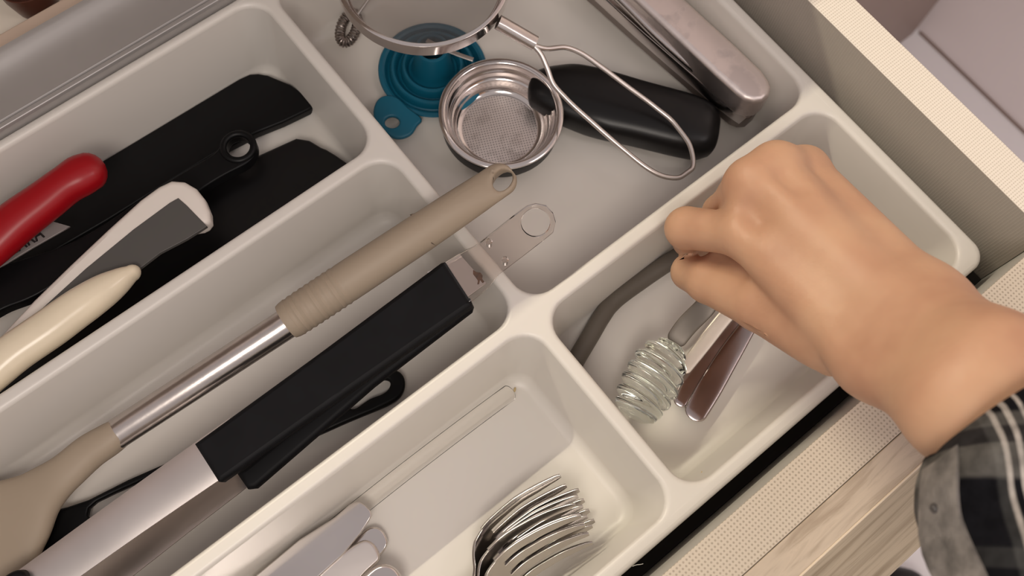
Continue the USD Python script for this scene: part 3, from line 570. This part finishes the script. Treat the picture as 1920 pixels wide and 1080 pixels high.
tabo = [(716, 180), (700, 206), (702, 222), (718, 243), (738, 257), (757, 257), (774, 247), (784, 232), (790, 226), (770, 205), (740, 180)]
obj('hanging_tab', slab_px(tabo, FZ + 9.5, 3.2, 1.2, holes=[circle_px(735, 228, 14, 11, 30)], n=90), TEAL, fu, label='flat tab with a small hole')

c = W(940, 210, -31)
bk = thing('filter_basket', 'round stepped steel coffee filter basket with a perforated floor', 'filter basket', None, W(940, 210, FZ))
RB = px2mm(118, c)
PERF = mat('perforated_steel', {'g': ('geometry', {}), 'mp': ('mapping', {'rotation': (0, 0, 0.42), 'scale': (620, 620, 620)}), 'v': ('voronoi_texture', {'dimensions': '2D', 'scale': 1.0, 'randomness': 0.0}),
                                'r': ('rgb_ramp', {'ramp': [(0.0, (0.30, 0.27, 0.25)), (0.18, (0.34, 0.31, 0.29)), (0.30, (0.80, 0.73, 0.70)), (1.0, (0.82, 0.75, 0.72))]}), 'n': ('noise_texture', {'scale': 55, 'detail': 3}), 'rr': ('rgb_ramp', {'ramp': [(0.52, (1, 1, 1)), (0.70, (0.55, 0.52, 0.50))]}),
                                'mx': ('mix', {'mix_type': 'multiply', 'fac': 1.0}), 'p': ('principled_bsdf', {'metallic': 0.85, 'roughness': 0.36})},
           [('g.position', 'mp.vector'), ('mp.vector', 'v.vector'), ('v.distance', 'r.fac'), ('g.position', 'n.vector'), ('n.fac', 'rr.fac'), ('r.color', 'mx.color1'), ('rr.color', 'mx.color2'), ('mx.color', 'p.base_color')])
sc = RB / 34.0
pb_ = [(33.4, -2.6), (34, -1.4), (33.8, -0.3), (33, 0.25), (31.8, 0.35), (30.6, 0.0), (29.9, -0.9), (29.7, -3.6), (29.2, -5), (28.4, -5.6), (28.0, -6.6), (27.9, -9.2), (27.3, -10.6), (26.2, -11.2), (25.8, -12.4), (25.5, -15.6), (24.8, -17.6), (23.6, -19.0), (22.2, -19.8), (21.0, -20.0)]
prof = [(r * sc, z) for r, z in pb_] + [(20.6 * sc, -21.4), (26.6 * sc, -21.4), (31.2 * sc, -8), (31.4 * sc, -3.2)]
obj('wall', lathe(prof, c, 110, closed_profile=True), POLISHED, bk, smooth=40, label='stepped polished steel wall')
obj('perforated_floor', lathe([(0.02, -20.05), (8 * sc, -20.05), (21.3 * sc, -20.1), (21.3 * sc, -21.0), (0.02, -21.0)], c, 72), PERF, bk, label='perforated floor with dark stains')
obj('shade_ring', lathe([(32.2 * sc, -5), (32.6 * sc, -5.6), (32.2 * sc, -14), (29.4 * sc, -21), (27 * sc, -23.9), (25 * sc, -23.9), (26 * sc, -21.6), (30 * sc, -10), (31.6 * sc, -5)], c, 80, closed_profile=True), BLACK, bk, label='black ring painting the shade under the rim')  # added black ring stands in for the shaded wall below the rim

# sieve
zr = 20.0; c = W(794, -54, zr); RS = px2mm(163, c)
sv = thing('hand_sieve', 'small steel hand sieve with a fine mesh bowl and a looped wire handle', 'sieve', None, [c[0], c[1], -50])
th = np.linspace(0, 2 * np.pi, 120, endpoint=False)
obj('rim', lathe([(RS, 0.4), (RS + 0.5, 0.1), (RS + 0.7, -1.0), (RS + 0.5, -8), (RS - 0.2, -8.4), (RS - 0.5, -8), (RS - 0.5, -1.2), (RS - 1.6, -0.8), (RS - 1.9, 0), (RS - 1.3, 0.5)], c, 120, closed_profile=True), POLISHED, sv, label='rolled steel rim')
obj('inner_band', wire(np.c_[c[0] + (RS - 4.4) * np.cos(th), c[1] + (RS - 4.4) * np.sin(th), np.full(120, zr - 7.6)], 0.7, closed=True), POLISHED, sv)
bowl = [(r, -7.6 - 26 * (1 - (r / (RS - 1.0)) ** 2.4)) for r in np.linspace(RS - 1.0, 0.05, 26)]
obj('mesh_bowl', lathe(bowl, c, 96), MESHM, sv, smooth=True, label='fine wire mesh bowl')
f0, f1 = W(934, 41, zr - 4), W(1003, 81, zr - 13)
obj('ferrule', sweep(np.linspace(f0, f1, 8), px2mm(14.5, f0), px2mm(12, f0), k=28, e=2.4), BRUSHED, sv, label='steel ferrule')
hw = pxpath([(985, 72, 4), (1003, 85, 3), (1022, 91, 1), (1060, 89, -2), (1088, 99, -5), (1125, 124, -10), (1180, 165, -17), (1230, 202, -22.5), (1265, 232, -25), (1288, 262, -26.5), (1299, 293, -28), (1296, 318, -28.5), (1278, 331, -28.5), (1250, 332, -28), (1218, 318, -26), (1170, 281, -22.5), (1110, 229, -16), (1062, 185, -11), (1038, 158, -8), (1026, 128, -4), (1015, 103, 0), (1003, 88, 2.5), (988, 74, 4)], 170)
obj('wire_handle', wire(hw, 1.45, 12), STEEL, sv, label='looped wire handle')

bh = [(1003, 168, -43, 34, 9), (1035, 172, -42, 50, 11), (1075, 180, -42, 62, 12), (1130, 196, -42, 66, 12.5), (1200, 214, -42, 63, 12.5), (1270, 232, -42, 62, 12.5), (1315, 245, -43, 57, 12), (1332, 250, -44, 47, 10)]
t = thing('black_plastic_handle', 'glossy black plastic handle piece lying under the wire loop', 'handle', None, W(1180, 210, FZ))
obj('body', pxsweep(bh, 50, e=2.8, round_ends=(4, 3.5), k=32), BLACK_GLOSS, t)

# hinged steel press: flat topped lever and a channel below it
ps = thing('steel_press', 'polished steel hand press with two hinged arms along the right tray wall', 'kitchen press', None, W(1330, 120, FZ))
la = [(1190, -4), (1245, 47), (1300, 98), (1345, 140), (1380, 171), (1397, 184), (1414, 189), (1431, 187), (1443, 178), (1448, 163), (1443, 149), (1430, 130), (1380, 82), (1330, 37), (1290, 0), (1240, -46), (1140, -50)]
pz = -11.0
obj('lever', slab_px(dense(la, 7), pz, 20, 3.2), SMUDGED, ps, label='flat topped polished lever with smudges')
lc = [(1128, 0), (1180, 47), (1260, 117), (1330, 177), (1376, 216), (1391, 222), (1406, 221), (1420, 209), (1400, 192), (1340, 150), (1260, 80), (1180, 6), (1130, -42), (1080, -42)]
obj('channel', slab_px(dense(lc, 8), -36, 12, 1.4), DARKSTEEL, ps, label='dark steel channel arm')
e1 = pxpath([(1080, -44, -30), (1135, 7, -31), (1200, 66, -32), (1290, 144, -33), (1360, 203, -34), (1392, 226, -36)], 40)
obj('channel_edge', sweep(e1, 0.9, 5.0, k=16), POLISHED, ps, label='bright edge of the channel arm')
e2 = pxpath([(1130, -30, -22), (1176, 14, -23), (1220, 58, -24), (1270, 104, -25), (1318, 143, -27)], 40)
obj('inner_strip', sweep(e2, 2.0, 3.0, k=16), POLISHED, ps, label='bright curved strip between the arms')

# coil whisk head, half under the sieve, and a thin steel rod on the funnel
wk = thing('coil_whisk', 'tiny dark coil whisk head half hidden by the sieve rim', 'whisk', None, W(656, 45, FZ))
cw = W(654, 52, -47); tt = np.linspace(0, 2 * np.pi, 700)
rw, rc = 4.6, 2.7
axd = unit(W(668, 10, -47) - W(650, 66, -47)); axn = np.cross([0, 0, 1], axd)
P = np.array([cw + axd * (2.3 * rw * math.cos(a)) + axn * (rw * math.sin(a)) for a in tt])
Tn = np.gradient(P, axis=0); Tn /= np.linalg.norm(Tn, axis=1)[:, None]; N1 = np.cross(Tn, [0, 0, 1])
P = P + rc * (np.cos(30 * tt)[:, None] * N1 + np.sin(30 * tt)[:, None] * np.array([0, 0, 1.0]))
obj('coil', wire(P, 0.6, 6), DARKSTEEL, wk)
obj('stem', wire(pxpath([(662, 40, -45), (690, 0, -42), (760, -90, -38)], 12), 1.0), STEEL, wk)
solo('steel_rod', sweep(pxpath([(800, 76, -27.2), (845, 97, -27.6), (887, 112, -28)], 10), px2mm(4.5, W(845, 97, -28)), 0.6, k=14, e=3), STEEL, 'short thin steel strip lying on the funnel beside the filter basket', 'steel strip')

# ------------------------------------------------------------------ the hand, the forearm and the sleeve
J = {k: W(*v) for k, v in dict(
    el1=(1958, 778, 134), el2=(1898, 852, 132), fa1=(1866, 690, 128), fa2=(1806, 768, 126), fam=(1836, 728, 127),
    wr1=(1742, 572, 92), wr2=(1642, 670, 88), wrm=(1700, 620, 92),
    i0=(1398, 436, 56), i1=(1287, 428, 32), i2=(1296, 450, 10), i3=(1318, 470, -5),
    m0=(1412, 347, 61), m1=(1352, 398, 26), m2=(1372, 432, 4), m3=(1392, 462, -8),
    r0=(1455, 318, 60), r1=(1412, 368, 20), r2=(1432, 408, 0), r3=(1450, 440, -10),
    l0=(1508, 320, 51), l1=(1480, 366, 16), l2=(1494, 400, 2), l3=(1508, 426, -8),
    t0=(1560, 640, 66), t1=(1425, 572, 44), t2=(1328, 527, 22), t3=(1293, 510, 10), t4=(1316, 534, -2)).items()}
def hand_sdf(p):
    C = lambda a, b, ra, rb: capsule(p, J[a] if isinstance(a, str) else a, J[b] if isinstance(b, str) else b, ra, rb)
    dn = np.array([0, 0, -1.0])
    S = C('fa1', 'wr1', 17.5, 13.5)
    for q in (C('fa2', 'wr2', 17.5, 13.5), C('fam', 'wrm', 19, 15), C('el1', 'fa1', 16, 17.5), C('el2', 'fa2', 16, 17.5)): S = smin(S, q, 12)
    palm = C('wr2', 'i0', 14, 10.5)
    for q in (C('wrm', 'm0', 14, 10.5), C('wrm', 'r0', 14, 10), C('wr1', 'l0', 12.5, 9.5), C('wrm', J['m0'] + dn * 12, 13, 11), C('wrm', J['r0'] + dn * 12, 13, 10), C('i0', 'm0', 9, 9.5), C('m0', 'r0', 9.5, 9), C('r0', 'l0', 10.2, 9.2)): palm = smin(palm, q, 7)
    S = smin(S, palm, 14)
    def chain(js, rs, k=2.5):
        o_ = None
        for a, b, ra, rb in zip(js[:-1], js[1:], rs[:-1], rs[1:]):
            q = C(a, b, ra, rb); o_ = q if o_ is None else smin(o_, q, k)
        return o_
    F_ = [smin(S, chain(['i0', 'i1', 'i2', 'i3'], [10.8, 10.0, 9.0, 7.2]), 6), smin(S, chain(['m0', 'm1', 'm2', 'm3'], [11, 8.8, 8, 6.8]), 6), smin(S, chain(['r0', 'r1', 'r2', 'r3'], [10.5, 8.4, 7.6, 6.6]), 6), smin(S, chain(['l0', 'l1', 'l2', 'l3'], [9.5, 7.4, 6.8, 6]), 6),
          smin(S, chain(['t0', 't1', 't2', 't3'], [15, 12, 10.6, 9.2]), 9)]
    F_[4] = smin(F_[4], C('t3', 't4', 8.0, 6.2), 3)
    F_[4] = smin(F_[4], capsule(p, W(1362, 482, 26), W(1450, 520, 42), 8.5, 13), 6)
    out = F_[0]
    for q in F_[1:]: out = smin(out, q, 1.6)
    # tendons and knuckle bones raise the back of the hand
    for k_, a in (('i0', 0.55), ('m0', 0.5), ('r0', 0.45), ('l0', 0.4)):
        top = J[k_] + [0, 0, 8.6]; bk_ = J[k_] * (1 - a) + J['wrm'] * a + [0, 0, 10.4 if k_ in ('m0', 'r0') else 8.5]
        out = smin(out, C(top, bk_, 3.3 if k_ == 'm0' else 2.7, 0.9), 4)
    xy = p[:, :2]
    for a, b, sg, am in (((1400, 405, 62), (1410, 425, 62), 4.5, 3.0), ((1452, 352, 64), (1478, 378, 66), 3.5, 1.1), ((1576, 596, 98), (1592, 650, 96), 2.2, 0.9), ((1330, 420, 45), (1345, 395, 45), 3.0, 0.8)):   # hollows between the knuckles, wrist fold
        A_, B_ = W(*a)[:2], W(*b)[:2]; t_ = np.clip(((xy - A_) @ (B_ - A_)) / ((B_ - A_) @ (B_ - A_)), 0, 1)
        out = out + am * np.exp(-((xy - A_ - t_[:, None] * (B_ - A_)) ** 2).sum(1) / (2 * sg * sg))
    return out
lo = np.min([v for v in J.values()], 0) - 26; hi = np.max([v for v in J.values()], 0) + 26
hand = surface_nets(hand_sdf, lo, hi, 1.9)
hand = max(hand.split(only_watertight=False), key=lambda m_: len(m_.vertices))
trimesh.smoothing.filter_taubin(hand, iterations=6)
for _ in range(3):      # back onto the surface
    v = np.array(hand.vertices); d0 = hand_sdf(v); g_ = np.stack([hand_sdf(v + 0.2 * e) - d0 for e in np.eye(3)], 1) / 0.2
    hand.vertices = v - 0.9 * np.clip(d0, -4, 4)[:, None] * g_ / np.maximum((g_ * g_).sum(1, keepdims=True), 0.2)
if hand.volume < 0: hand.invert()
pr = thing('person', 'person reaching a bare right hand into the tray, in a dark checked flannel sleeve', 'person', None, J['wrm'] * [1, 1, 0])
obj('body', hand, SKIN, pr, smooth=True, label='bare hand and forearm')
nl = trimesh.creation.icosphere(3, 1.0); nl.vertices *= [5.2, 4.0, 1.2]
nx = unit(J['t4'] - J['t3']); ny = unit(np.cross([0.2, -0.6, 0.7], nx)); nzv = np.cross(nx, ny)
nl.vertices = nl.vertices @ np.array([nx, ny, nzv]) + J['t4'] + unit(W(1322, 551, -2) - J['t4']) * 5.2
obj('thumbnail', nl, NAIL, pr, label='reddish thumbnail')

def sleeve_ring(cx, cy, z, hw, ht, fwd=0.0, k=64):
    c_ = W(cx, cy, z); s_ = unit(W(cx + 88, cy - 48, z) - W(cx - 88, cy + 48, z)); a_ = px2mm(hw, c_); th_ = np.linspace(0, 2 * np.pi, k, endpoint=False)
    f_ = unit(np.cross([0, 0, 1.0], s_)); f_ = f_ if f_[1] > 0 else -f_
    return c_ + np.outer(a_ * np.cos(th_), s_) + np.outer(ht * np.sin(th_), [0, 0, 1.0]) + np.outer(fwd * np.maximum(np.sin(th_), 0), f_)
secs = [(1886, 778, 131, 163, 28.5, 7), (1888, 786, 132, 172, 31.5, 7), (1893, 800, 134, 182, 33, 6), (1905, 840, 137, 204, 34, 4), (1925, 890, 137, 227, 33, 2), (1960, 960, 142, 240, 35, 0), (2000, 1040, 148, 250, 37, 0), (2060, 1150, 156, 258, 40, 0), (2110, 1250, 164, 262, 42, 0)]
def wob(rings, amp):
    out = np.array(rings); nrm = out - out.mean(1, keepdims=True); nrm /= np.linalg.norm(nrm, axis=2, keepdims=True)
    return out + nrm * ((meshkit.fbm(out / 17.0, 3, 3) - 0.5) * amp)[..., None]
rows = resample(np.array([[*W(s[0], s[1], s[2]), *s] for s in secs]), 44)[:, 3:]
outer_r = wob([sleeve_ring(*r_) for r_ in rows], 5.0); inner_r = outer_r.mean(1, keepdims=True) + (outer_r - outer_r.mean(1, keepdims=True)) * 0.955
sl = loft(np.vstack([inner_r[::-1], outer_r]), cap=False)
if (np.cross(sl.triangles[-50][1] - sl.triangles[-50][0], sl.triangles[-50][2] - sl.triangles[-50][0]) @ (sl.triangles[-50].mean(0) - outer_r[-1].mean(0))) < 0: sl.invert()
# cloth pattern coordinates in mm along two fixed directions of the cloth
ud, vd = unit((W(1900, 900, 150) - W(1800, 900, 150)) * [1, 1, 0]), unit((W(1850, 1000, 150) - W(1850, 800, 150)) * [1, 1, 0])
o0 = W(1800, 915, 145); uv = np.c_[(sl.vertices - o0) @ ud, (sl.vertices - o0) @ vd] + np.c_[0 * sl.vertices[:, 0], 0 * sl.vertices[:, 0]]
uv[:, 0] += (sl.vertices[:, 2] - 170) * 0.25
def plaid():
    n = {'a': ('attribute', {'attribute': 'st'}), 's': ('separate_xyz', {}), 'g': ('geometry', {}), 'w': ('noise_texture', {'scale': 700, 'detail': 3}), 'b': ('bump', {'strength': 0.5, 'distance': 0.0008}), 'f': ('noise_texture', {'scale': 160, 'detail': 3})}
    l = [('a.vector', 's.vector'), ('g.position', 'w.vector'), ('w.fac', 'b.height'), ('g.position', 'f.vector')]
    def ramp(name, axis, period, stops, shift):
        n[name + 'd'] = ('math', {'math_type': 'multiply_add', 'value2': 1.0 / period, 'value3': 100.0 + shift}); n[name + 'f'] = ('math', {'math_type': 'fraction'}); n[name] = ('rgb_ramp', {'ramp': stops})
        l.extend([('s.' + axis, name + 'd.value1'), (name + 'd.value', name + 'f.value1'), (name + 'f.value', name + '.fac')])
    K, G_, Wt = (0.0035, 0.0035, 0.0045), (0.085, 0.08, 0.075), (0.34, 0.31, 0.29)
    def bands(seq):
        out = []; 
        for p, c_ in seq: out.append((p, c_))
        return out
    ramp('u', 'x', 42.0, [(0.0, K), (0.29, K), (0.31, (0.03, 0.03, 0.03)), (0.36, (0.03, 0.03, 0.03)), (0.37, Wt), (0.395, Wt), (0.405, K), (0.45, K), (0.455, Wt), (0.485, Wt), (0.495, K), (0.55, K), (0.56, Wt), (0.58, Wt), (0.59, K), (0.66, K), (0.68, G_), (0.97, G_), (1.0, K)], 0.275)
    D2, L2_ = (0.022, 0.02, 0.02), (0.085, 0.08, 0.074)
    ramp('v', 'y', 60.0, [(0.0, K), (0.32, K), (0.335, (0.022,) * 3), (0.42, (0.022,) * 3), (0.435, K), (0.60, K), (0.62, (0.07, 0.066, 0.062)), (0.69, (0.07, 0.066, 0.062)), (0.70, D2), (0.79, D2), (0.80, L2_), (0.96, L2_), (0.985, K), (1.0, K)], 0.0)
    n['m'] = ('mix', {'mix_type': 'add', 'fac': 1.0}); l.extend([('u.color', 'm.color1'), ('v.color', 'm.color2')])
    n['fr'] = ('rgb_ramp', {'ramp': [(0.3, (0.6, 0.6, 0.6)), (0.7, (1.15, 1.15, 1.15))]}); n['mm'] = ('mix', {'mix_type': 'multiply', 'fac': 1.0}); l.extend([('f.fac', 'fr.fac'), ('m.color', 'mm.color1'), ('fr.color', 'mm.color2')])
    n['p'] = ('principled_bsdf', {'roughness': 0.9, 'specular_ior_level': 0.05}); l.extend([('mm.color', 'p.base_color'), ('b.normal', 'p.normal')])
    return mat('plaid_flannel', n, l)
obj('sleeve', sl, plaid(), pr, uv=uv / 1.0, label='black, grey and white checked flannel sleeve')
GREYCLOTH = plain('grey_flannel', (0.16, 0.145, 0.135), 0.95, noise=0.5, scale=110, bump=0.6, bscale=700)
# the cuff's placket: a grey band folded along the near edge of the sleeve
k = 64; a0, a1 = int(k * 0.425), int(k * 0.53)
band = []
for i in range(2, 34):
    cen = outer_r[i].mean(0); lo_ = outer_r[i][a0:a1 + 1]; d = lo_ - cen; d /= np.linalg.norm(d, axis=1)[:, None]
    band.append(np.vstack([lo_ + d * 1.8, (lo_ + d * 0.2)[::-1]]))
obj('placket', loft(band), GREYCLOTH, pr, smooth=50, label='grey flannel placket along the sleeve edge')
bi = outer_r[9][int(k * 0.47)]; bd = unit(bi - outer_r[9].mean(0))
obj('buttonhole', lathe([(0.02, 1.1), (1.1, 1.1), (1.5, 0.6), (1.5, -0.6), (0.02, -0.6)], bi + bd * 1.8, 28, axis=bd), plain('dark_buttonhole', (0.05, 0.045, 0.045), 0.4), pr, label='dark buttonhole')  # small dark disc stands in for the buttonhole

# ------------------------------------------------------------------ a shoe on the floor
c = W(1705, 1112, -600); 
sh = thing('shoe', 'black rounded shoe toe on the white floor below the drawer front', 'shoe', None, [c[0], c[1], -650])
sd = unit((W(1700, 1300, -600) - W(1700, 1100, -600)) * [1, 1, 0]); 
rows_ = np.array([[*(c + sd * s + [0, 0, dz]), w, hh] for s, dz, w, hh in ((-14, -24, 26, 20), (10, -20, 42, 28), (60, -14, 50, 36), (120, -4, 48, 46), (200, 4, 40, 54), (260, 6, 38, 56))])
rows_ = resample(rows_, 30)
obj('upper', sweep(rows_[:, :3], rows_[:, 3], rows_[:, 4], k=32, e=2.3, round_ends=(14, 6)), SHOEM, sh)
so = rows_[:, :3].copy(); so[:, 2] = -646.5
obj('sole', sweep(so, rows_[:, 3] + 2, 3.4, k=32, e=4, round_ends=(15, 6)), RUBBER, sh)
